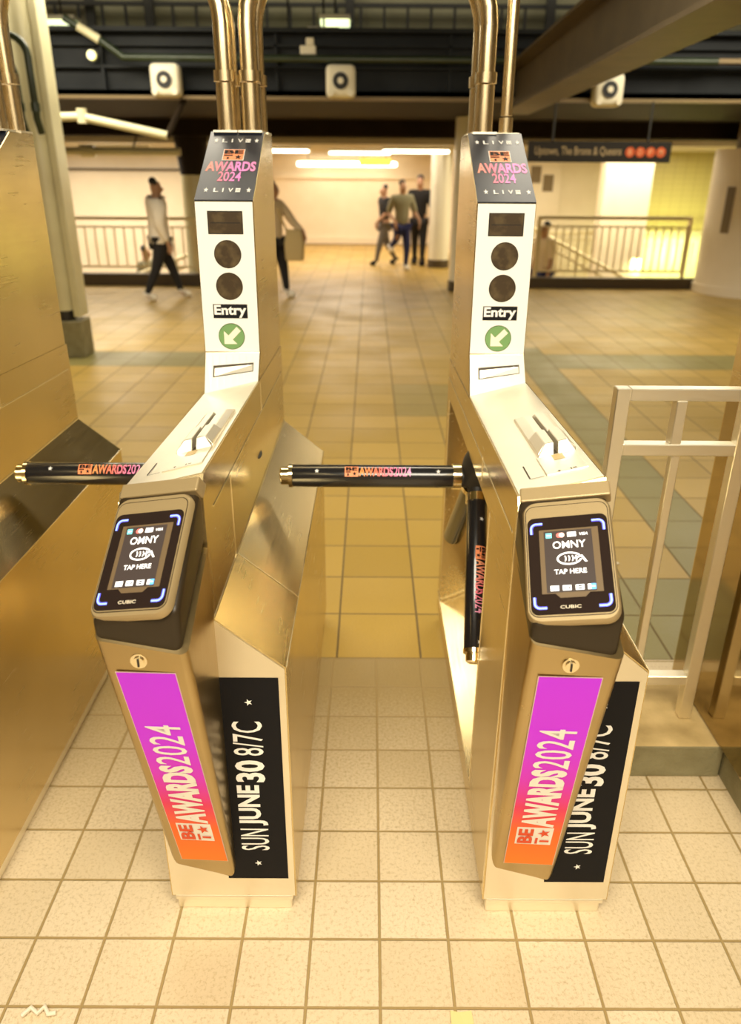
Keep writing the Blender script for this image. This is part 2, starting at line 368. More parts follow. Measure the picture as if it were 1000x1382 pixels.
# ------------------------------------------------------------------ turnstiles
OFF = (0, -1.226, 0)
XL, PITCH, YF, YR = .264, .7073, 1.226, 2.50
def zl(y): return 1.034-.025*(y-1.237)
def zr(y): return 1.072-.025*(y-1.237)
root = empty('turnstile', (XL, YF, 0), 'brushed steel turnstile on the right, beside the low steel fence', 'turnstile', 'row of steel turnstiles')
def B(mb, name, m, parent=root, **k): return mb.build(name, m, parent, off=OFF, **k)
# body
def prof(y, rec=False):
    p = [(0, .048)]
    if rec: p += [(0, .125), (.10, .17), (.10, .883), (0, .883)]
    else: p += [(0, .125), (.0, .17), (0, .5), (0, .883)]
    return [(a, y, b) for a, b in p+[(0, zl(y)), (.152, zr(y)), (.152, .784), (.284, .674), (.284, .048)]]
b = MB()
b.loft([[(x_, y_, z_-(.026 if z_ > 1 else 0)) for x_, y_, z_ in prof(YF)], prof(1.243), prof(1.512)]); b.loft([prof(1.512, True), prof(2.42, True)]); b.loft([prof(2.42), prof(YR)])
B(b, 'cabinet_body', STEEL)
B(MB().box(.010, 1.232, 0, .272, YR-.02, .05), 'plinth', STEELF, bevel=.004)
# front plate carrying the black poster
fp = MB(); ya = YF-.0025
fp.loft([[(x, y, z) for x, z in ((.003, .052), (.281, .052), (.281, .672), (.152, .780), (.003, .780))] for y in (ya, YF+.001)])
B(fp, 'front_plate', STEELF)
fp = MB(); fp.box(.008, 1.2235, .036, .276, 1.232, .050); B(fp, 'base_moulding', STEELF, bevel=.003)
# seams on the side
sm = MB(); e_ = .0012
def strip(p, q, wd, side): sm.bar(p, q, wd, .0016, side=side)
strip((.1525, 1.30, .985), (.1525, 2.48, .96), .003, (1, 0, 0)); strip((.1525, 1.485, .98), (.1525, 1.485, .786), .003, (1, 0, 0))
strip((.1525, 1.985, .97), (.1525, 1.985, 1.05), .003, (1, 0, 0))
nv = (.64, 0, .77); strip((.152, 1.50, .7845), (.284, 1.50, .6745), .004, nv)
strip((.1525, 1.23, .7855), (.1525, 2.5, .7855), .004, (1, 0, 0)); strip((.2845, 1.23, .6735), (.2845, 2.5, .6735), .003, (1, 0, 0))
strip((-.0005, 1.26, .955), (-.0005, 2.48, .945), .003, (1, 0, 0)); strip((-.0005, 1.232, .06), (-.0005, 1.232, 1.02), .004, (1, 0, 0))
strip((-.0005, 1.515, .122), (-.0005, 2.5, .122), .004, (1, 0, 0)); strip((-.0005, 2.435, .13), (-.0005, 2.435, .88), .004, (1, 0, 0))
strip((.002, 2.418, .135), (.10, 2.418, .18), .006, (0, 1, 0)); strip((-.0005, 1.66, .96), (-.0005, 1.66, .90), .003, (1, 0, 0))
strip((-.0005, 1.514, .125), (-.0005, 1.514, .883), .003, (1, 0, 0))
B(sm, 'panel_seam', EDGE)
# deck plate
dk = MB(); dk.loft([[(x, y, (zl(y)*(1-x/.152)+zr(y)*x/.152)+h_) for x, h_ in ((.003, .0), (.149, .0), (.149, .0022), (.003, .0022))] for y in (1.245, 1.972)])
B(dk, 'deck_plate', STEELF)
# tower
TX0, TX1 = .002, .150
tw = MB(); pr = [(1.972, 1.0), (1.975, 1.030), (2.031, 1.118), (2.043, 1.493), (2.333, 1.659), (2.495, 1.659), (2.495, .9), (1.972, .9)]
tw.loft([[(x, y, z+(.03*(x/.15-.5) if z < 1.04 else 0)) for y, z in pr] for x in (TX0, TX1)])
B(tw, 'tower', STEEL, bevel=.002, bseg=1)
tp = MB(); q = MB()
# tower front plates, their white is strong light painted onto steel
def yface(z): return 2.031+(z-1.118)*(.012/.375)
for z0, z1 in ((1.120, 1.491),):
    tp.loft([[(x, yface(z)-d, z) for x, z in ((TX0+.002, z0), (TX1-.002, z0), (TX1-.002, z1), (TX0+.002, z1))] for d in (.0022, -.001)])
xs_ = [TX0+.002+k*(TX1-TX0-.004)/8 for k in range(9)]
for xa_, xb2 in zip(xs_, xs_[1:]):
    tp.loft([[(x, y-d*.84, (z if z else 1.0165+.0375*x/.15)+d*.5) for x, y, z in ((xa_, 1.975, 0), (xb2, 1.975, 0), (xb2, 2.030, 1.116), (xa_, 2.030, 1.116))] for d in (.0022, -.001)])
B(tp, 'display_plate', WHITE)
def TMAP(u, v, l): return (u, yface(v)-.0024-.0006*l+OFF[1], v)
f = Flat(TMAP); f.rect(.033, 1.415, .122, 1.470, 0, 1).rect(.0355, 1.4175, .1195, 1.4675, 1, 2)
f.rect(.040, 1.441, .115, 1.443, 0, 3)
f.build('fare_display', [RIM, LENS], root)
for zc, xc in ((1.367, .079), (1.288, .0785)):
    f = Flat(TMAP); f.disc(xc, zc, .035, .0345, 0, 1).disc(xc, zc, .0332, .0327, 1, 2); f.build('signal_lamp', [RIM, LENS], root)
f = Flat(TMAP); f.rect(.032, 1.207, .122, 1.243, 0, 1).text('Entry', .035, 1.2085, .119, 1.241, .03, 1, 2); f.build('entry_label', [BLACKP, INKW], root)
f = Flat(TMAP); f.disc(.0765, 1.160, .035, .0345, 0, 1).disc(.0765, 1.160, .0335, .033, 1, 2)
cx_, cz_ = .0765, 1.160
def rot45(p): c_ = .7071; return (cx_+(p[0]*c_-p[1]*c_), cz_+(p[0]*c_+p[1]*c_))
f.poly([rot45(p) for p in ((-.028, 0), (-.004, .024), (-.004, .0075), (.028, .0075), (.028, -.0075), (-.004, -.0075), (-.004, -.024))][::-1], 2, 3)
f.build('arrow_lamp', [RIM, GREEN, PINKARROW], root)
def SLM(u, v, l):
    zb = 1.0165+.0375*u/.15; d = .0028+.0006*l; return (u, 1.975+v*.055-d*.84+OFF[1], zb+(1.116-zb)*v+d*.5)
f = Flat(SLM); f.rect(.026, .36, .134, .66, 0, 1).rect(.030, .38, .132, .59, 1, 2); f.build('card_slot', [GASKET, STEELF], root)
# slanted top sign
s0, s1 = Vector((0, 2.043, 1.493)), Vector((0, 2.333, 1.659)); sl = (s1-s0).length; sv = (s1-s0)/sl; sn = Vector((0, -sv.z, sv.y))
sg = MB(); sg.loft([[(x, (s0+sv*t+sn*h_).y, (s0+sv*t+sn*h_).z) for x, t in ((.003, 0), (.149, 0), (.149, sl), (.003, sl))] for h_ in (-.001, .003)])
sign = B(sg, 'awards_sign', NAVY)
def SGM(u, v, l):
    p = s0+sv*v+sn*(.0032+.0006*l); return (u, p.y+OFF[1], p.z)
for t0, xs in ((.276, (.024, .040, .117, .133)), (.034, (.027, .046, .114, .135))):
    for k in (0, 3): f = Flat(SGM); f.star(xs[k], t0+.009, .0066, .0125, 0); f.build('white_star', [INKW], sign)
    f = Flat(SGM); wd = (xs[2]-xs[1])/4.4
    for k, ch in enumerate('LIV'): f.text(ch, xs[1]+k*wd*1.2+(wd*.25 if ch == 'I' else 0), t0, xs[1]+k*wd*1.2+(wd*.45 if ch == 'I' else wd*.8), t0+.018, .02, 0)
    x_ = xs[1]+3*wd*1.2
    for h_ in (0, .0065, .013): f.rect(x_, t0+h_, x_+wd*.8, t0+h_+.0046, 0)
    f.build('white_lettering', [INKW], sign)
f = Flat(SGM); f.text('AWARDS', .013, .131, .143, .179, .035, 0); f.text('2024', .049, .084, .109, .129, .012, 0); f.build('gradient_lettering', [AWG], sign)
f = Flat(SGM)
f.rect(.050, .184, .107, .240, 0, 1); f.rect(.0515, .186, .1055, .238, 1, 2)
f.text('BE', .0535, .215, .1035, .234, .04, 2, 3)
f.rect(.0535, .205, .077, .210, 2, 3).rect(.0625, .189, .068, .199, 2, 3); f.star(.092, .199, .010, .013, 2, 3)
f.build('network_logo', [INKW, LOGO_O, BLACKP], sign)
# swipe reader block on the deck (plane tilted with the deck)
def dz(x, y): return zl(y)*(1-x/.152)+zr(y)*x/.152+.0022
sw = MB()
def dblock(pts, h0, h1): sw.loft([[(x, y, dz(x, y)+h) for (x, y), h in zip(pts, hh)] for hh in (h0, h1)])
H4 = [0]*4
dblock([(.062, 1.30), (.138, 1.30), (.138, 1.40), (.062, 1.40)], H4, [.003]*4)
def ridge(xa, xb, outer):  # long chamfered rail each side of the swipe groove
    i_, o_ = (xb, xa) if outer < 0 else (xa, xb)
    for y0_, y1_, h_ in ((1.40, 1.50, .024), (1.50, 1.67, .018)):
        pts0 = [(o_, y0_, 0), (i_, y0_, 0), (i_, y0_, h_), (o_+(i_-o_)*.45, y0_, h_), (o_, y0_, h_*.35)]
        a = [(x+(0 if k in (1, 2) else 0), y0_+(.012 if h > .01 and y0_ < 1.45 else 0), dz(x, y0_)+h) for k, (x, _, h) in enumerate(pts0)]
        c = [(x, y1_+(-.03 if h > .01 and y1_ > 1.6 else 0), dz(x, y1_)+h) for x, _, h in pts0]
        sw.loft([a, c])
ridge(.066, .0965, -1); ridge(.1045, .138, 1)
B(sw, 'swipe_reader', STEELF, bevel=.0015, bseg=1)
f = Flat(lambda u, v, l: (u, v+OFF[1], dz(u, v)+.0004+.0004*l)); f.rect(.0965, 1.40, .1045, 1.69, 0); f.rect(.090, 1.366, .110, 1.396, 1, 8); f.rect(.032, 1.305, .0345, 1.375, 0); f.rect(.0345, 1.303, .058, 1.3045, 0)
f.rect(.083, 1.306, .088, 1.309, 0, 9); f.rect(.085, 1.302, .0865, 1.309, 0, 9); f.rect(.106, 1.302, .108, 1.311, 0, 9); f.rect(.1105, 1.306, .117, 1.309, 0, 9)
f.build('swipe_groove', [GASKET, mat('bronze_inset', (.55, .40, .18), .4)], root)
# front housing below the reader
def yfront(z, x): return 1.045+(.79-z)*.2715-.088*(x-.073)
def ring(z, tilt=0., rise=0.):
    t = (.9-z)/.8; xa, xb = -.001+.013*t, .152; r = .014; pts = []
    def P_(x, y): pts.append((x, y, z-(tilt*(x-xa)/(xb-xa))+rise*(y-1.03)))
    yb = 1.245; yl, yr_ = yfront(z, xa), yfront(z-tilt, xb)
    P_(xa, yb)
    for k in range(6): a = pi+pi/2*k/5; P_(xa+r+r*cos(a), min(yl+r+r*sin(a), yb))
    for k in range(6): a = -pi/2+pi/2*k/5; P_(xb-r+r*cos(a), min(yr_+r+r*sin(a), yb))
    P_(xb, yb); return pts
ns = MB(); ns.loft([ring(.862, .018, .46)]+[ring(z) for z in (.78, .6, .4, .22)]+[ring(.136, .048)])
B(ns, 'front_housing', brushed('tan_brushed_steel', (.50, .38, .19), .26, .36, (30, 30, 1)), smooth=True)
# reader
U = Vector((.957, -.212, .197)).normalized(); V = Vector((0, .822, .569)); V = (V-U*V.dot(U)).normalized(); N = U.cross(V)
RC = Vector((.3315-XL, 1.1085+OFF[1], .971))
def RM(u, v, n_=0.): return RC+U*u+V*v+N*n_
rb = MB()
top = [(.000, 1.240, 1.035), (.149, 1.242, 1.074), (.144, 1.026, .921), (-.001, 1.034, .898)]
bot = [(.000, 1.240, .93), (.149, 1.242, .955), (.141, 1.029, .831), (-.001, 1.040, .850)]
rb.loft([bot, top]); B(rb, 'reader_shell', DARKB, bevel=.013, bseg=4, smooth=True)
def rrect(hu, v0, v1, r, n_): 
    pts = []
    for cx, cy, a0 in ((hu-r, v1-r, 0), (-hu+r, v1-r, pi/2), (-hu+r, v0+r, pi), (hu-r, v0+r, 1.5*pi)):
        for k in range(7): a = a0+pi/2*k/6; pts.append(RM(cx+r*cos(a), cy+r*sin(a), n_))
    return pts
bz = MB(); bz.loft([rrect(.0735, -.104, .124, .024, -.012), rrect(.0735, -.104, .124, .024, -.004), rrect(.0700, -.100, .120, .021, .002)]); bz.build('bezel', BRONZE, root, smooth=True)
cp = MB(); cp.loft([[RM(u_, v_, n_) for u_, v_ in ((-.0765, .128), (.0765, .128), (.0765, .157), (-.0765, .157))] for n_ in (-.03, -.001)]); cp.build('reader_top_cap', BRONZE, root, bevel=.003)
gk = MB(); gk.loft([rrect(.0685, -.0935, .1135, .016, .0015), rrect(.0685, -.0935, .1135, .016, .0024)]); gk.build('bezel_groove', DARKB, root)
gk = MB(); gk.loft([rrect(.0672, -.0920, .112, .015, .002), rrect(.0672, -.0920, .112, .015, .0028)]); gk.build('inner_bezel', BRONZE, root)
gl = MB(); gl.loft([rrect(.0655, -.0900, .089, .012, .0), rrect(.0655, -.0900, .089, .012, .0034)]); glass = gl.build('reader_glass', GLASS, root)
SU, SV = .130, .174
def RS(u, v, l): return RM((u-.5)*SU, (v-.5)*SV, .0036+.00035*l)   # v up, 0..1
for cu_, cv_, a0 in ((.11, .89, pi/2), (.89, .89, 0), (.11, .10, pi), (.89, .10, 1.5*pi)):
    f = Flat(RS)
    for mi, rr, th_, lay in ((0, .085, .040, 1), (1, .078, .020, 2)):
        ru, rv = rr, rr*.76; tu, tv = th_, th_*.76; f.ring(cu_, cv_, ru, rv, tu, tv, mi, lay, a0, a0+pi/2, 10)
        c0, s0_ = cos(a0), sin(a0); c1, s1_ = cos(a0+pi/2), sin(a0+pi/2)
        du = -1 if cu_ > .5 else 1; dv = -1 if cv_ > .5 else 1
        xo = cu_-du*ru; f.poly([(xo, cv_), (xo+du*tu, cv_), (xo+du*tu, cv_+dv*.06), (xo, cv_+dv*.06)], mi, lay)
        yo = cv_-dv*rv; f.poly([(cu_, yo), (cu_, yo+dv*tv), (cu_+du*.08, yo+dv*tv), (cu_+du*.08, yo)], mi, lay)
    f.build('corner_light', [LED, LEDC], glass)
f = Flat(RS)
f.rect(.14, .19, .88, .87, 0, 1); f.poly([(.30, .19), (.36, .145), (.66, .145), (.72, .19)], 0, 1)
f.rect(.20, .20, .80, .85, 1, 2)
f.build('lcd_panel', [LCDB, LCD], glass)
f = Flat(RS)
f.text('OMNY', .305, .655, .715, .735, .012, 0, 3); f.text('TAP HERE', .305, .385, .70, .435, .012, 0, 3)
f.ring(.50, .545, .155, .068, .022, .016, 0, 3, .5, 2*pi-.15)
for k in range(4): f.ring(.415+.045*k, .545, .05, .045, .014, .012, 0, 3, -.8, .8, 8)
f.poly([(.56, .55), (.66, .575), (.72, .50), (.69, .50), (.645, .555), (.56, .535)][::-1], 0, 3)
f.rect(.225, .775, .30, .83, 1, 3).rect(.235, .80, .29, .806, 0, 4)
f.disc(.39, .80, .035, .026, 2, 3).disc(.425, .80, .035, .026, 3, 4)
f.rect(.495, .777, .605, .828, 0, 3); f.text('VISA', .645, .785, .75, .815, .02, 0, 3, .2)
for x_ in (.245, .395, .55): f.rect(x_, .215, x_+.105, .268, 0, 3)
f.rect(.41, .230, .485, .252, 4, 4).rect(.425, .235, .47, .247, 0, 5); f.rect(.58, .222, .625, .235, 4, 4).rect(.58, .245, .625, .258, 4, 4)
f.rect(.695, .215, .745, .268, 0, 3).rect(.735, .212, .795, .270, 5, 4).rect(.705, .238, .785, .246, 0, 5)
f.build('screen_graphics', [SCR, SCRT, SCRR, SCRP, SCRD, SCRB], glass)
f = Flat(RS); f.text('CUBIC', .35, .035, .60, .068, .015, 0, 3); f.build('maker_lettering', [mat('pale_print', (.75, .66, .5), .5)], glass)
# lock
lk = MB(); yl_ = yfront(.822, .068); lk.tube([(.068, yl_+.004, .8225), (.068, yl_-.004, .8225)], [.0155, .0140], 20); lk.tube([(.068, yl_-.004, .8225), (.068, yl_-.007, .8225)], .009, 16)
lock = B(lk, 'lock', CHROME, smooth=True)
B(MB().box(.0665, yl_-.0085, .814, .0695, yl_-.0068, .829), 'keyhole', RUBBER, lock)
# coloured poster on the housing
def hp(x, z, d): return Vector((x, yfront(z, x)-d+OFF[1], z))
TLp, TRp, BLp, BRp = (.022, .790), (.124, .795), (.038, .177), (.140, .183)
def pmap(lift): return quad_map(hp(*TLp, lift), hp(*TRp, lift), hp(*BLp, lift), hp(*BRp, lift))
f = Flat(pmap(.0016)); f.rect(-.015, -.003, 1.015, 1.003, 0, 0)
poster_edge = f.build('poster_border', [mat('pale_violet_border', (.80, .62, .55), .5)], root)
f = Flat(pmap(.0022)); 
for k in range(12): f.rect(.0, k/12, 1., (k+1)/12, 0, 0)
poster = f.build('awards_poster', [ADG], root)
pm = quad_map(hp(*BLp, .0026), hp(*TLp, .0026), hp(*BRp, .0026), hp(*TRp, .0026))
f = Flat(pm); f.text('AWARDS', .247, .17, .575, .82, .055, 0); f.text('2024', .580, .17, .775, .82, .006, 0)
f.rect(.135, .15, .242, .87, 0, 0); f.build('white_lettering', [INKW], poster)
f = Flat(pm); f.text('BE', .143, .535, .234, .83, .04, 0, 2); f.rect(.143, .425, .180, .475, 0, 2).rect(.155, .20, .166, .385, 0, 2); f.star(.209, .325, .025, .13, 0, 2)
f.build('network_logo', [LOGO_G], poster)
# black poster on the front plate
yb_ = ya-.0006+OFF[1]
def bq(x, z): return (x, yb_, z)
bx0, bx1, bz0, bz1 = .134, .268, .106, .652
f = Flat(quad_map(bq(bx0, bz1), bq(bx1, bz1), bq(bx0, bz0), bq(bx1, bz0))); f.rect(0, 0, 1, 1, 0, 0); bp = f.build('date_poster', [BLACKP], root)
f = Flat(quad_map(bq(bx0, bz0), bq(bx0, bz1), bq(bx1, bz0), bq(bx1, bz1)))
f.text('SUN', .160, .28, .275, .74, .006, 0); f.text('JUNE', .292, .28, .500, .74, .035, 0); f.text('30', .515, .28, .622, .74, .035, 0); f.text('8/7C', .645, .28, .805, .74, .004, 0)
f.build('white_lettering', [INKW], bp)
for q_, c_ in ((.088, .48), (.892, .46)): f = Flat(quad_map(bq(bx0, bz0), bq(bx0, bz1), bq(bx1, bz0), bq(bx1, bz1))); f.star(q_, c_, .0155, .064, 0); f.build('white_star', [INKW], bp)
# tripod
HB = Vector((.028, 1.905, .815))
tr = MB(); ax = Vector((-.577, 0, -.816))
tr.tube([HB-ax*.12, HB-ax*.02, HB+ax*.03], [.075, .062, .040], 22)
for d in ((-1, 0, 0), (0, -.707, -.707), (0, .707, -.707)): tr.tube([HB+Vector(d)*.0, HB+Vector(d)*.055], [.036, .026], 14)
B(tr, 'tripod_hub', RUBBER, smooth=True)
def arm(d, start, L, r, e1, e2, gm, capped=True, text=True):
    d, e1, e2 = Vector(d).normalized(), Vector(e1).normalized(), Vector(e2).normalized(); a0 = HB+d*start; a1 = HB+d*(start+L)
    sl_ = MB(); sl_.tube([a0, a0+d*.02, a1-d*.004, a1], [r*.92, r, r, r*.9] if capped else [r, r, r, r*.6], 26); o = B(sl_, 'arm', BLACKS, smooth=True)
    c_ = MB(); c_.tube([a0-d*.006, a0+d*.016], r*1.16, 26); B(c_, 'collar', CHROME, o, smooth=True)
    if capped:
        c_ = MB(); c_.tube([a1-d*.004, a1+d*.006], r*1.05, 26); c_.tube([a1+d*.006, a1+d*.026], r*.80, 12); c_.tube([a1+d*.026, a1+d*.030], [r*.80, r*.6], 12); B(c_, 'end_cap', CHROME, o, smooth=True)
    if text:
        tdir, org = (-d, a1) if text > 0 else (d, a0)
        def CM(u, v, l):
            a = v/r; return org+tdir*u+(e1*cos(a)+e2*sin(a))*(r+.0007+.0005*l)+Vector(OFF)
        f = Flat(CM, 2); f.text('AWARDS', .182, -.0135, .272, .0135, .03, 0); f.text('2024', .274, -.0135, .320, .0135, .006, 0); f.build('gradient_lettering', [gm], o)
        f = Flat(CM, 2); f.rect(.144, -.0145, .180, .0145, 0, 1); f.text('BE', .147, .001, .177, .012, .04, 1, 2); f.rect(.147, -.004, .160, -.001, 1, 2).rect(.151, -.0125, .155, -.006, 1, 2); f.star(.170, -.007, .0058, .0062, 1, 2)
        f.build('network_logo', [LOGO_O, BLACKP], o)
        for q_ in (.07, .392): f = Flat(CM, 1); f.star(q_, 0, .0065, .0065, 0); f.build('white_star', [INKW], o)
    return o
def ortho(d, c):
    d, c = Vector(d).normalized(), Vector(c).normalized(); e1 = (c-d*c.dot(d)).normalized(); return e1
R_ = .0305
arm((-1, 0, 0), .052, .448, R_, (0, -.70, .71), (0, .71, .70), ARMG, text=1)
d2 = Vector((-.062, -.70, -.705)); e1 = ortho(d2, (.35, -.6, .7)); arm(d2, .060, .41, .0265, e1, e1.cross(d2.normalized()), ARMGZ, text=-1)
d3 = Vector((-.035, .70, -.71)); arm(d3, .05, .42, .0305, (1, 0, 0), (0, .7, .7), ARMG, capped=False, text=0)
dup(root, (XL-PITCH, YF+.006, 0), 'brushed steel turnstile left of centre, its reader and orange-to-magenta poster fully in view')
dup(root, (XL-2*PITCH, YF+.012, 0), 'steel turnstile cut off by the left edge, only its side showing')

# ------------------------------------------------------------------ pipes over the lanes
PY, PZ = 2.42, 1.659
def arch(x0, x1, y, label):
    top_, R = 2.12, .20; zs = top_-R
    e = empty('pipe_arch', ((x0+x1)/2, y, PZ), label, 'pipe arch', 'steel pipe arches over the lanes')
    hx = (x1-x0)/2; z0 = 0; pts = [(-hx, 0, .135), (-hx, 0, zs-PZ)]
    for k in range(1, 9): a = pi-pi/2*k/8; pts.append((-hx+R+R*cos(a), 0, zs-PZ+R*sin(a)))
    for k in range(0, 9): a = pi/2-pi/2*k/8; pts.append((hx-R+R*cos(a), 0, zs-PZ+R*sin(a)))
    pts += [(hx, 0, zs-PZ), (hx, 0, .135)]
    MB().tube(pts, .0245, 20).build('bent_pipe', PIPE, e, smooth=True)
    for s_ in (-1, 1):
        MB().tube([(s_*hx, 0, .004), (s_*hx, 0, .122)], .0265, 20).build('sleeve', PIPE, e, smooth=True)
        MB().tube([(s_*hx, 0, .126), (s_*hx, 0, .152)], .0305, 20).build('collar', PIPE, e, smooth=True)
        MB().box(s_*hx-.033, -.045, .0005, s_*hx+.033, .035, .006).build('foot_plate', STEELF, e)
    return e
xR = XL; xM = XL-PITCH; xF = XL-2*PITCH
arch(xM+.112, xR+.048, PY-.05, 'steel pipe arch over the middle lane, nearer of its pair')
arch(xM+.116, xR+.044, PY+.055, 'steel pipe arch over the middle lane, half hidden behind its twin')
arch(xF+.112, xM+.044, PY-.05, 'steel pipe arch over the left lane, rising from the left tower\'s left side')
arch(xF+.116, xM+.040, PY+.055, 'steel pipe arch over the left lane, its foot behind the other at the left edge')
arch(xF-PITCH+.112, xF+.044, PY-.05, 'steel pipe arch at the top left corner, ending on the cut-off turnstile')
e = empty('conduit', (xR+.116, PY-.02, PZ), 'thin steel conduit standing beside the thick pipe on the right tower', 'pipe')
MB().tube([(0, 0, .05), (-.004, 0, 1.0), (-.006, 0, 1.89)], .0165, 16).build('tube', PIPE, e, smooth=True)
MB().tube([(0, 0, .006), (0, 0, .045)], .020, 16).build('coupling', PIPE, e, smooth=True)
MB().box(-.034, -.035, .0005, .034, .035, .006).build('foot_plate', STEELF, e)

# ------------------------------------------------------------------ step, fence, equipment cabinet on the right
st = MB(); st.box(.56, 1.665, 0, .995, 2.02, .11, 0)
o = st.build('curb_step', [CONC, GREYP], bevel=.006)
for p in o.data.polygons:
    if p.normal.y < -.8: p.material_index = 1
tag(struct(o), 'low concrete step with grey painted front under the steel fence', 'step')
fe = empty('steel_fence', (.77, 1.80, .11), 'low square-tube steel fence bolted on the concrete step', 'fence')
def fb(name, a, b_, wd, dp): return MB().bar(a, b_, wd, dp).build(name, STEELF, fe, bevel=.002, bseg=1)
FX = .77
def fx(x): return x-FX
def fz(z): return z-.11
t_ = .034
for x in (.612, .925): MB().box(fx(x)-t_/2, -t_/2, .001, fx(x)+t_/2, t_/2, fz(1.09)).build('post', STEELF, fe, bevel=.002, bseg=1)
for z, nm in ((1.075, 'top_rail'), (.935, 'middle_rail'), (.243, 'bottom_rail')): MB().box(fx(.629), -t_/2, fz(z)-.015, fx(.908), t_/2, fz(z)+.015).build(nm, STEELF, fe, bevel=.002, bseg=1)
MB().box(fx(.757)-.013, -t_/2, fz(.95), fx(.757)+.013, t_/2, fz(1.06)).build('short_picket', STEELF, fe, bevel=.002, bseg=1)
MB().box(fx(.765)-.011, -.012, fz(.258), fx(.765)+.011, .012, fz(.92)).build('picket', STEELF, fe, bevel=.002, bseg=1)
ec = empty('equipment_cabinet', (1.25, 1.6, 0), 'polished steel cabinet at the right edge mirroring the fence', 'cabinet')
def cx(x): return x-1.25
MB().box(cx(.975), -.45, .115, cx(1.6), .42, 1.02).build('panel', brushed('dark_polished_steel', (.42, .32, .15), .05, .13), ec, bevel=.003)
MB().box(cx(1.0), -.42, 0, cx(1.58), .40, .115).build('plinth', GREYP, ec)
MB().box(cx(1.02), .44, 0, cx(1.09), .52, 1.75).build('tall_post', STEEL, ec, bevel=.006)

# ------------------------------------------------------------------ far railings
def railing(x0, x1, y, zb, zt, label, nb):
    e = empty('stair_railing', (x0, y, zb), label, 'railing', 'railings round the stairwells'); L = x1-x0; H = zt-zb
    MB().box(0, -.02, H-.05, L, .02, H).build('top_rail', RAILM, e, bevel=.006); MB().box(0, -.012, .08, L, .012, .11).build('bottom_rail', RAILM, e)
    MB().box(0, -.012, H-.16, L, .012, H-.135).build('upper_rail', RAILM, e)
    for k in range(nb):
        x = (k+.5)*L/nb; MB().box(x-.009, -.009, .11, x+.009, .009, H-.16).build('baluster', RAILM, e)
    for x in (.02, L-.02): MB().box(x-.025, -.025, 0, x+.025, .025, H-.04).build('post', RAILM, e)
    return e
railing(-6.4, -2.6, 12.12, .17, .98, 'cream stair railing on the left behind the man in white', 26)
railing(2.5, 4.8, 12.12, .15, 1.03, 'cream stair railing to the right of the right tower', 20)
railing(3.0, 7.5, 15.2, -.6, .62, 'pale railing further back before the yellow-green tiled wall', 22)
def handrail(a, b_, label):
    e = empty('sloping_handrail', a, label, 'handrail', 'sloping stair handrails'); d = Vector(b_)-Vector(a)
    MB().tube([(0, 0, 0), d], .028, 12).build('upper_tube', RAILM, e, smooth=True)
    MB().tube([(0, 0, -.16), d+Vector((0, 0, -.16))], .02, 12).build('lower_tube', RAILM, e, smooth=True)
    for k in range(5):
        p = d*((k+.5)/5); MB().tube([p, (p.x, p.y, p.z-.75)], .014, 8).build('baluster', RAILM, e)
handrail((2.60, 13.35, .82), (4.30, 13.2, .0), 'sloping handrail running down the right stairwell')
handrail((-2.7, 13.0, .45), (-4.1, 12.6, -.05), 'sloping handrail running down the left stairwell')

# ------------------------------------------------------------------ far fittings
e = empty('square_pillar', (4.55, 14.8, -1.5), 'broad white square pillar to the left of the yellow-green wall', 'pillar')
MB().box(-.42, -.2, 0, .42, .2, 3.55).build('shaft', CREAM, e, bevel=.01); MB().box(-.44, -.22, 3.42, .44, .22, 3.62).build('capital', CREAM, e)
e = empty('curved_kiosk', (5.75, 11.75, 0), 'rounded cream kiosk at the right edge with a dark slot window', 'kiosk')
MB().tube([(0, 0, .12), (0, 0, 1.93)], .86, 40).build('shell', CREAM, e, smooth=True)
MB().tube([(0, 0, 0), (0, 0, .12)], .89, 40).build('base_band', CREAM, e, smooth=True)
MB().tube([(0, 0, 1.93), (0, 0, 2.3)], .6, 40).build('ribbed_top', LIP, e, smooth=True)
a_ = radians(206); MB().bar((.852*cos(a_), .852*sin(a_), .85), (.852*cos(a_), .852*sin(a_), 1.45), .13, .03, side=(cos(a_), sin(a_), 0)).build('slot_window', LIP, e)
e = empty('wall_panel', (2.7, 16.1, .2), 'pale panel with small dark pictures beyond the right stair', 'panel')
MB().box(0, 0, -.8, 1.0, .06, 1.7).build('board', CREAM, e); 
for x, z in ((.1, 1.1), (.4, 1.25), (.65, 1.1)): MB().box(x, -.012, z, x+.2, 0, z+.3).build('picture', LIP, e)
e = empty('overhead_sign', (2.2, 8.82, 1.80), 'black overhead direction sign with four red route bullets', 'sign')
MB().box(-.55, 0, -.10, .95, .04, .10).build('board', mat('black_sign_board', (.010, .007, .004), .5), e)
def sgm(u, v, l): return (u, -.002-.001*l, v)
f = Flat(sgm); f.text('Uptown, The Bronx & Queens', -.48, -.055, .43, .050, .01, 0); f.build('lettering', [mat('sign_lettering', (.42, .31, .16), .6)], e)
for k, ch in enumerate('BDFM'):
    f = Flat(sgm); x = .52+k*.108; f.disc(x, .0, .05, .05, 0); f.text(ch, x-.018, -.026, x+.018, .026, .01, 1, 2); f.build('route_bullet', [mat('red_orange_bullet', (.55, .09, .02), .5), mat('bullet_letter', (.75, .4, .2), .5)], e)
for x in (-.3, .7): MB().tube([(x, .02, .10), (x, .02, .47)], .012, 8).build('hanger', UPW, e)
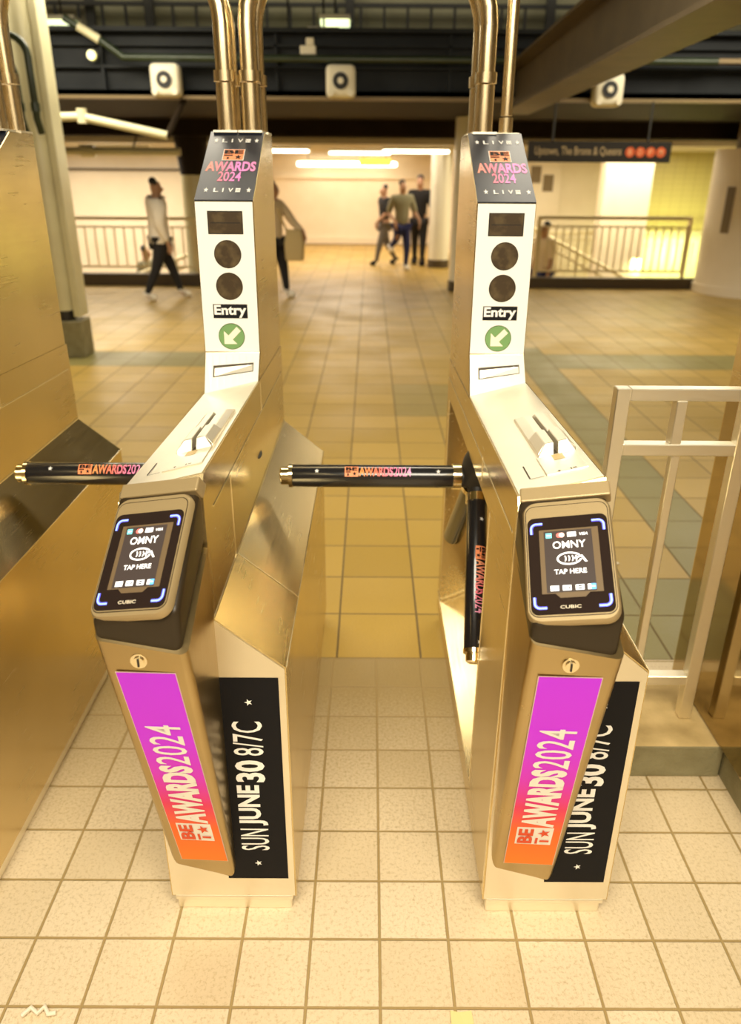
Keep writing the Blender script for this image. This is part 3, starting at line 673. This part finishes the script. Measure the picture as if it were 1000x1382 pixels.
for x, z, lb in ((-2.09, 2.43, 'white square loudspeaker on the girder, leftmost'), (-.31, 2.43, 'white square loudspeaker on the girder above the middle lane'), (2.42, 2.37, 'white loudspeaker on the girder right of the diagonal beam')):
    e = empty('loudspeaker', (x, 8.97, z), lb, 'loudspeaker', 'loudspeakers on the girder')
    MB().box(-.15, -.2, -.15, .15, 0, .15).build('housing', SPK, e, bevel=.05, bseg=3, smooth=True)
    MB().tube([(0, -.2, 0), (0, -.212, 0)], .078, 20).build('cone', CONE, e); MB().tube([(0, -.212, 0), (0, -.225, 0)], .03, 14).build('dust_cap', SPK, e)
    for sx in (-1, 1): MB().tube([(sx*.10, -.2, -.11), (sx*.10, -.225, -.11)], .03, 12).build('lens', SPK, e)
def lampf(name, loc, sx, sy, sz, m, lb, grp=None, hous=True):
    e = empty(name, loc, lb, 'light', grp); MB().box(-sx, -sy, -sz, sx, sy, sz).build('diffuser', m, e, bevel=min(sx, sy, sz)*.6, smooth=True)
    if hous: MB().box(-sx*1.05, -sy*1.2, sz, sx*1.05, sy*1.2, sz+.04).build('housing', SPK, e)
    return e
def hang(x, y, z, lb): 
    e = lampf('ceiling_light', (x, y, z), .16, .10, .03, LAMPG, lb, 'small lamps of the upper level')
    MB().tube([(0, 0, .07), (0, 0, 3.55-z)], .012, 8).build('stem', UPW, e); return e
hang(-.91, 9.75, 2.82, 'green-white lamp at the top, left of the left tower pipes'); hang(-.40, 9.8, 3.08, 'upper of two green-white lamps above the middle lane'); hang(-.52, 9.7, 2.95, 'lower of two green-white lamps above the middle lane')
hang(-3.36, 9.7, 3.04, 'pale lamp behind the upper left window frame')
e = empty('signal_light', (-1.95, 9.0, 2.66), 'small round yellow light on the girder, upper left', 'light'); MB().tube([(-.9, -.06, 0), (-.9, 0, 0)], .045, 14).build('lens', LAMPY, e); MB().tube([(-.9, -.03, 0), (-.9, .0, 0)], .06, 14).build('rim', UPW, e)
e = empty('flood_light', (-.64, 8.97, 2.71), 'small twin floodlight on the girder right of the left tower', 'light'); MB().box(-.08, -.1, -.04, .08, 0, .04).build('housing', SPK, e, bevel=.01); MB().box(-.02, -.09, .04, .06, 0, .11).build('lamp_head', SPK, e, bevel=.01)
lampf('corridor_light', (-.55, 19.3, 1.80), 1.15, .06, .05, LAMP, 'long fluorescent tube along the far corridor wall', 'fluorescent lights of the far hall')
cl0 = [o for o in COL.objects if o.name == 'corridor_light'][0]
for sx in (-.9, .9): MB().tube([(sx, 0, .05), (sx, 0, .2)], .01, 6).build('hanger', UPW, cl0)
for x, y, lb in ((-1.6, 14.2, 'fluorescent light of the far ceiling, left of centre'), (-.2, 15.2, 'fluorescent light of the far ceiling, centre'), (.75, 14.0, 'fluorescent light of the far ceiling, near the cream columns'), (-4.2, 13.8, 'fluorescent light above the left stairwell'), (3.3, 13.6, 'fluorescent light above the right stairwell')):
    e = lampf('corridor_light', (x, y, 1.93), .55, .07, .02, LAMP, lb, 'fluorescent lights of the far hall'); 
    for sx in (-.4, .4): MB().tube([(sx, 0, .05), (sx, 0, .07)], .01, 6).build('hanger', UPW, e)
e = empty('corridor_sign', (.1, 18.2, 1.86), 'small yellow sign hanging above the far corridor', 'sign'); MB().box(-.35, 0, -.1, .35, .04, .06).build('board', mat('yellow_board', (.8, .66, .12), .5), e)
for sx in (-.25, .25): MB().tube([(sx, .02, .06), (sx, .02, .14)], .01, 6).build('hanger', UPW, e)
# upper window frames and railing behind the girder
def uframe(x0, x1, z0, z1, lb, mid=True):
    e = empty('upper_window', (x0, 10.38, z0), lb, 'window', 'framed windows above the girder'); W, H = x1-x0, z1-z0
    m_ = MB(); m_.box(0, -.05, 0, .1, 0, H); m_.box(W-.1, -.05, 0, W, 0, H); m_.box(.1, -.05, 0, W-.1, 0, .07); m_.box(.1, -.05, H-.1, W-.1, 0, H); m_.build('frame', UPW, e)
    MB().box(.1, -.015, .07, W-.1, -.002, H-.1).build('pane', UPG, e)
uframe(-3.95, -3.2, 2.92, 3.6, 'dark-framed window at the upper left, a lamp behind it'); uframe(3.0, 3.9, 2.85, 3.6, 'dark-framed window at the upper right corner')
m_ = MB()
ur = empty('upper_railing', (-5, 10.3, 2.9), 'dim dark railing along the upper level behind the girder', 'railing')
MB().box(0, -.02, .42, 8.5, .02, .46).build('top_rail', UPW, ur); MB().box(0, -.02, .16, 8.5, .02, .19).build('lower_rail', UPW, ur)
for k in range(32): MB().box(k*.27, -.015, 0, k*.27+.03, .015, .42).build('baluster', UPW, ur)
for k in range(3): MB().box(2.4+k*2.3, -.06, 0, 2.5+k*2.3, .03, 1.1).build('post', UPW, ur)
# green pipes at the upper left and the sloping white tube
def gpipe(dx, dz_, lb):
    e = empty('green_pipe', (-2.72+dx, 6.75, 2.0), lb, 'pipe', 'green conduits at the upper left'); R = .14; zt = .40+dz_
    pts = [(-2.0, 0, zt), (-R, 0, zt)]+[(-R+R*sin(pi/2*k/7), 0, zt-R+R*cos(pi/2*k/7)) for k in range(1, 8)]+[(0, 0, -.05), (0, .05, -.15)]
    MB().tube(pts, .028, 12).build('tube', GREENP, e, smooth=True); MB().tube([(0, 0, .0), (0, 0, .06)], .036, 12).build('coupling', GREENP, e, smooth=True)
gpipe(.08, .12, 'outer green conduit bending down at the upper left'); gpipe(-.04, -.02, 'inner green conduit bending down at the upper left')
e = empty('green_pipe', (-2.5, 8.86, 2.62), 'dark green conduit with a sloping end running along the girder', 'pipe', 'green conduits at the upper left')
MB().tube([(-.55, 0, .35), (-.2, 0, .15), (0, 0, .01), (1.8, 0, .01), (6, 0, .01)], .035, 12).build('tube', GREENP, e, smooth=True); MB().tube([(-.42, 0, .276), (-.22, 0, .161)], .042, 12).build('pale_sleeve', COLP, e, smooth=True)
MB().box(1, .03, -.02, 1.05, .1, .04).build('bracket', GREENP, e)
e = empty('sloping_tube', (-2.86, 8.4, 2.07), 'pale sloping tube under the girder at the upper left', 'tube')
MB().tube([(-.20, 0, -.005), (0, 0, 0), (.84, 0, -.165)], .04, 12).build('tube', COLP, e, smooth=True); MB().tube([(.02, 0, -.06), (.02, 0, .07)], .05, 12).build('joint', COLP, e, smooth=True)
MB().tube([(.84, 0, -.165), (.9, .62, .2)], .03, 10).build('end_arm', SOFF, e, smooth=True)
e = empty('ceiling_duct', (-5.0, 12.35, 1.86), 'pale pipe run along the ceiling over the left stairwell', 'pipe')
MB().tube([(-2, 0, 0), (2.2, 0, 0)], .055, 14).build('tube', COLP, e, smooth=True); MB().tube([(.75, 0, 0), (.95, 0, 0)], .085, 14).build('joint', COLP, e, smooth=True)
for x in (-1, 1.5): MB().tube([(x, .05, .05), (x, .3, .23)], .014, 6).build('bracket', UPW, e)

# ------------------------------------------------------------------ people
def skin(name, pts, edges, m, parent, sub=1):
    me = bpy.data.meshes.new(name); names = list(pts); me.from_pydata([pts[k][0] for k in names], [(0, 0)][:0]+[(names.index(a), names.index(c)) for a, c in edges], [])
    o = bpy.data.objects.new(name, me); COL.objects.link(o); o.modifiers.new('s', 'SKIN').use_smooth_shade = True
    for k, sv_ in zip(names, me.skin_vertices[0].data):
        r = pts[k][1]; sv_.radius = r if isinstance(r, tuple) else (r, r); sv_.use_root = (k == names[0])
    o.modifiers.new('u', 'SUBSURF').levels = sub; o.modifiers['u'].render_levels = sub
    dg_ = bpy.context.evaluated_depsgraph_get(); nm = bpy.data.meshes.new_from_object(o.evaluated_get(dg_)); bpy.data.objects.remove(o)
    nm.materials.clear(); nm.materials.append(m); nm.name = name
    o = bpy.data.objects.new(name, nm); COL.objects.link(o); o.parent = parent
    for p in nm.polygons: p.use_smooth = True
    return o
def person(loc, rz, H, label, shirt, trouser, shoe, legs=((.10, .30), (-.12, -.22)), arms=((.06, .12), (-.04, .05)), hairm=HAIR, skinm=SKIN, lift=(0., 0.), long_sleeve=False, loose=1., group='people in the hall', fist=None):
    """legs: (knee forward, ankle forward) left,right; arms: (elbow fwd, wrist fwd); faces -y; unit height"""
    e = empty('person', loc, label, 'person', group, rz)
    k_ = H
    def v(x, y, z): return (x*k_, y*k_, z*k_)
    P = {}; E = []
    def add(n_, x, y, z, r): P[n_] = (v(x, y, z), tuple(a*k_ for a in r) if isinstance(r, tuple) else r*k_)
    add('pel', 0, 0, .53, (.085, .065)); add('waist', 0, 0, .62, (.075, .058)); add('chest', 0, 0, .73, (.088, .066)); add('neck0', 0, 0, .815, (.05, .045)); add('neck', 0, -.005, .855, .030)
    add('jaw', 0, -.014, .885, (.036, .042)); add('head', 0, -.006, .935, (.045, .055)); add('crown', 0, .002, .975, (.032, .038)); add('nose', 0, -.075, .915, .008)
    E += [('pel', 'waist'), ('waist', 'chest'), ('chest', 'neck0'), ('neck0', 'neck'), ('neck', 'jaw'), ('jaw', 'head'), ('head', 'crown'), ('jaw', 'nose')]
    for i, s_ in enumerate((1, -1)):
        kf, af = legs[i]; lf = lift[i]
        add(f'hip{i}', s_*.05, 0, .49, .060); add(f'knee{i}', s_*.055, -kf, .275+lf*.5, .040); add(f'ank{i}', s_*.055, -af, .05+lf, .022); add(f'toe{i}', s_*.060, -af-.075, .026+lf, .012)
        E += [('pel', f'hip{i}'), (f'hip{i}', f'knee{i}'), (f'knee{i}', f'ank{i}'), (f'ank{i}', f'toe{i}')]
        ef, wf = arms[i]
        add(f'sh{i}', s_*.115, 0, .80, .038); add(f'el{i}', s_*.150, -ef, .635, .026); wz = .49 if wf < .12 else .56+.2*(wf-.12)
        add(f'wr{i}', s_*.140, -wf, wz, .017); hx, hy, hz = s_*.138, -wf-.012, wz-.04
        add(f'palm{i}', hx, hy, hz, (.012, .018)); E += [('chest', f'sh{i}'), (f'sh{i}', f'el{i}'), (f'el{i}', f'wr{i}'), (f'wr{i}', f'palm{i}')]
        for q_ in range(4):
            yy = hy+(q_-1.5)*.011; L = (.036, .042, .040, .030)[q_]
            add(f'fa{i}{q_}', hx, yy, hz-.022, .0052); add(f'fb{i}{q_}', hx-s_*.006, yy-.003, hz-.022-L*.5, .0048); add(f'fc{i}{q_}', hx-s_*.014, yy-.004, hz-.022-L, .004)
            E += [(f'palm{i}', f'fa{i}{q_}'), (f'fa{i}{q_}', f'fb{i}{q_}'), (f'fb{i}{q_}', f'fc{i}{q_}')]
        add(f'th{i}', hx-s_*.006, hy-.024, hz-.006, .0055); add(f'ti{i}', hx-s_*.010, hy-.032, hz-.028, .0045); E += [(f'palm{i}', f'th{i}'), (f'th{i}', f'ti{i}')]
    skin('body', P, E, skinm, e)
    g_ = 1.16
    def grow(names, f_, dz0=0): return {n_: (P[n_][0], tuple(a*f_ for a in P[n_][1]) if isinstance(P[n_][1], tuple) else P[n_][1]*f_) for n_ in names}
    Sh = grow(['waist', 'chest', 'neck0'], 1.22*loose); Sh['hem'] = (v(0, 0, .50-.05*(loose > 1)), (.105*k_*loose, .085*k_*loose)); es = [('waist', 'chest'), ('chest', 'neck0'), ('waist', 'hem')]
    for i in (0, 1):
        Sh.update(grow([f'sh{i}', f'el{i}'], 1.4*loose)); es += [('chest', f'sh{i}'), (f'sh{i}', f'el{i}')]
        if long_sleeve: Sh.update(grow([f'wr{i}'], 1.5)); es += [(f'el{i}', f'wr{i}')]
    skin('shirt', Sh, es, shirt, e)
    Tr = grow(['pel'], 1.08); es = []
    for i in (0, 1): Tr.update(grow([f'hip{i}', f'knee{i}', f'ank{i}'], 1.18)); es += [('pel', f'hip{i}'), (f'hip{i}', f'knee{i}'), (f'knee{i}', f'ank{i}')]
    skin('trousers', Tr, es, trouser, e)
    for i in (0, 1):
        a_, t2 = P[f'ank{i}'][0], P[f'toe{i}'][0]
        skin('shoe', {'h': ((a_[0], a_[1]+.012*k_, t2[2]+.006*k_), .036*k_), 'a': ((a_[0], a_[1], a_[2]), .036*k_), 'm': ((t2[0], (a_[1]+t2[1])/2, t2[2]+.004*k_), .036*k_), 't': ((t2[0], t2[1]-.02*k_, t2[2]), .028*k_)}, [('h', 'a'), ('h', 'm'), ('m', 't')], shoe, e)
    hr = {'a': (v(0, .014, .93), (.050*k_, .054*k_)), 'b': (v(0, .006, .975), (.046*k_, .054*k_)), 'c': (v(0, -.022, .978), (.034*k_, .030*k_))}
    skin('hair', hr, [('a', 'b'), ('b', 'c')], hairm, e)
    return e
WS, BK = cloth('white_cloth', (.85, .76, .62)), cloth('black_cloth', (.012, .010, .010))
NV, OL, GJ = cloth('navy_cloth', (.018, .022, .10)), cloth('olive_print_cloth', (.28, .26, .16)), cloth('grey_jean', (.14, .12, .10))
WSH = cloth('white_shoe', (.85, .78, .65)); TAN = cloth('tan_cloth', (.55, .42, .20)); CRM = cloth('cream_cloth', (.8, .65, .42))
person((-2.78, 10.62, 0), radians(115), 1.52, 'person in loose white shirt and black trousers walking at the left', WS, BK, WSH, legs=((.09, .16), (-.06, -.17)), arms=((.05, .10), (-.02, .04)), long_sleeve=True, loose=1.42)
person((-1.30, 10.9, 0), radians(60), 1.50, 'person in cream top and black trousers half hidden by the left tower', CRM, BK, WSH, legs=((.05, .08), (-.04, -.08)), arms=((.12, .22), (-.03, .03)), long_sleeve=True)
person((.26, 15.25, 0), radians(-70), 1.42, 'person in black top and grey trousers, leftmost of the three walkers', BK, GJ, BK, legs=((.08, .13), (-.06, -.20)), arms=((.05, .14), (-.06, -.02)))
person((.55, 14.3, 0), radians(20), 1.50, 'person in patterned top, navy trousers and white shoes, middle walker', OL, NV, WSH, legs=((.05, .02), (.02, -.20)), lift=(0, .20), arms=((.05, .20), (-.05, .14)))
person((.92, 15.3, 0), radians(-10), 1.58, 'person all in black behind the patterned top, by the cream columns', BK, BK, BK, legs=((.05, .08), (-.05, -.10)))
person((-3.75, 13.3, -1.02), radians(80), 1.5, 'person with dark hair going down the left stairwell, seen from the chest up', OL, BK, BK, skinm=SKIN)
person((2.74, 12.62, -.62), radians(-60), 1.55, 'person in cream top on the right stairs, half hidden by the right tower', CRM, NV, WSH, legs=((.04, .07), (-.03, -.06)), arms=((.03, .05), (-.02, .03)))
b_ = empty('shoulder_bag', (-1.02, 10.75, .50), 'tan shoulder bag carried by the person behind the left tower', 'bag')
MB().loft([[(x*s_, y*s_*.5, z) for x, y in ((-.11, -.1), (.11, -.1), (.13, .1), (-.13, .1))] for z, s_ in ((0, 1.), (.22, 1.1), (.40, .8))]).build('pouch', TAN, b_, bevel=.02, smooth=True)
MB().tube([(-.09, 0, .38), (-.17, 0, .56), (-.20, 0, .66)], .014, 8).build('strap', TAN, b_, smooth=True)

# ------------------------------------------------------------------ litter
def scrap(loc, rz, lb, m, L, W):
    e = empty('paper_scrap', loc, lb, 'litter', None, rz)
    MB().loft([[(x*L, y*W, .0005+h+.004*abs(x)) for x, y in ((-.5, -.5), (.1, -.55), (.5, -.35), (.45, .5), (-.1, .4), (-.5, .5))] for h in (0, .0025)]).build('paper', m, e)
PAPER = mat('pale_paper', (.85, .78, .62), .8)
scrap((1.075, 2.96, .001), .1, 'pale strip of paper on the floor seen through the fence', PAPER, .05, .018)
scrap((.194, .985, .001), .0, 'yellowish paper tag on the tiles at the bottom edge, right of centre', mat('yellow_paper', (.80, .68, .30), .8), .045, .03)
w_ = empty('plastic_curl', (-.66, .985, .001), 'crumpled pale plastic curl at the bottom left edge', 'litter')
MB().tube([(-.03, 0, .006), (-.015, .012, .012), (0, .004, .007), (.012, .014, .013), (.022, .002, .008), (.036, .006, .006)], .005, 10).build('curl', PAPER, w_, smooth=True)
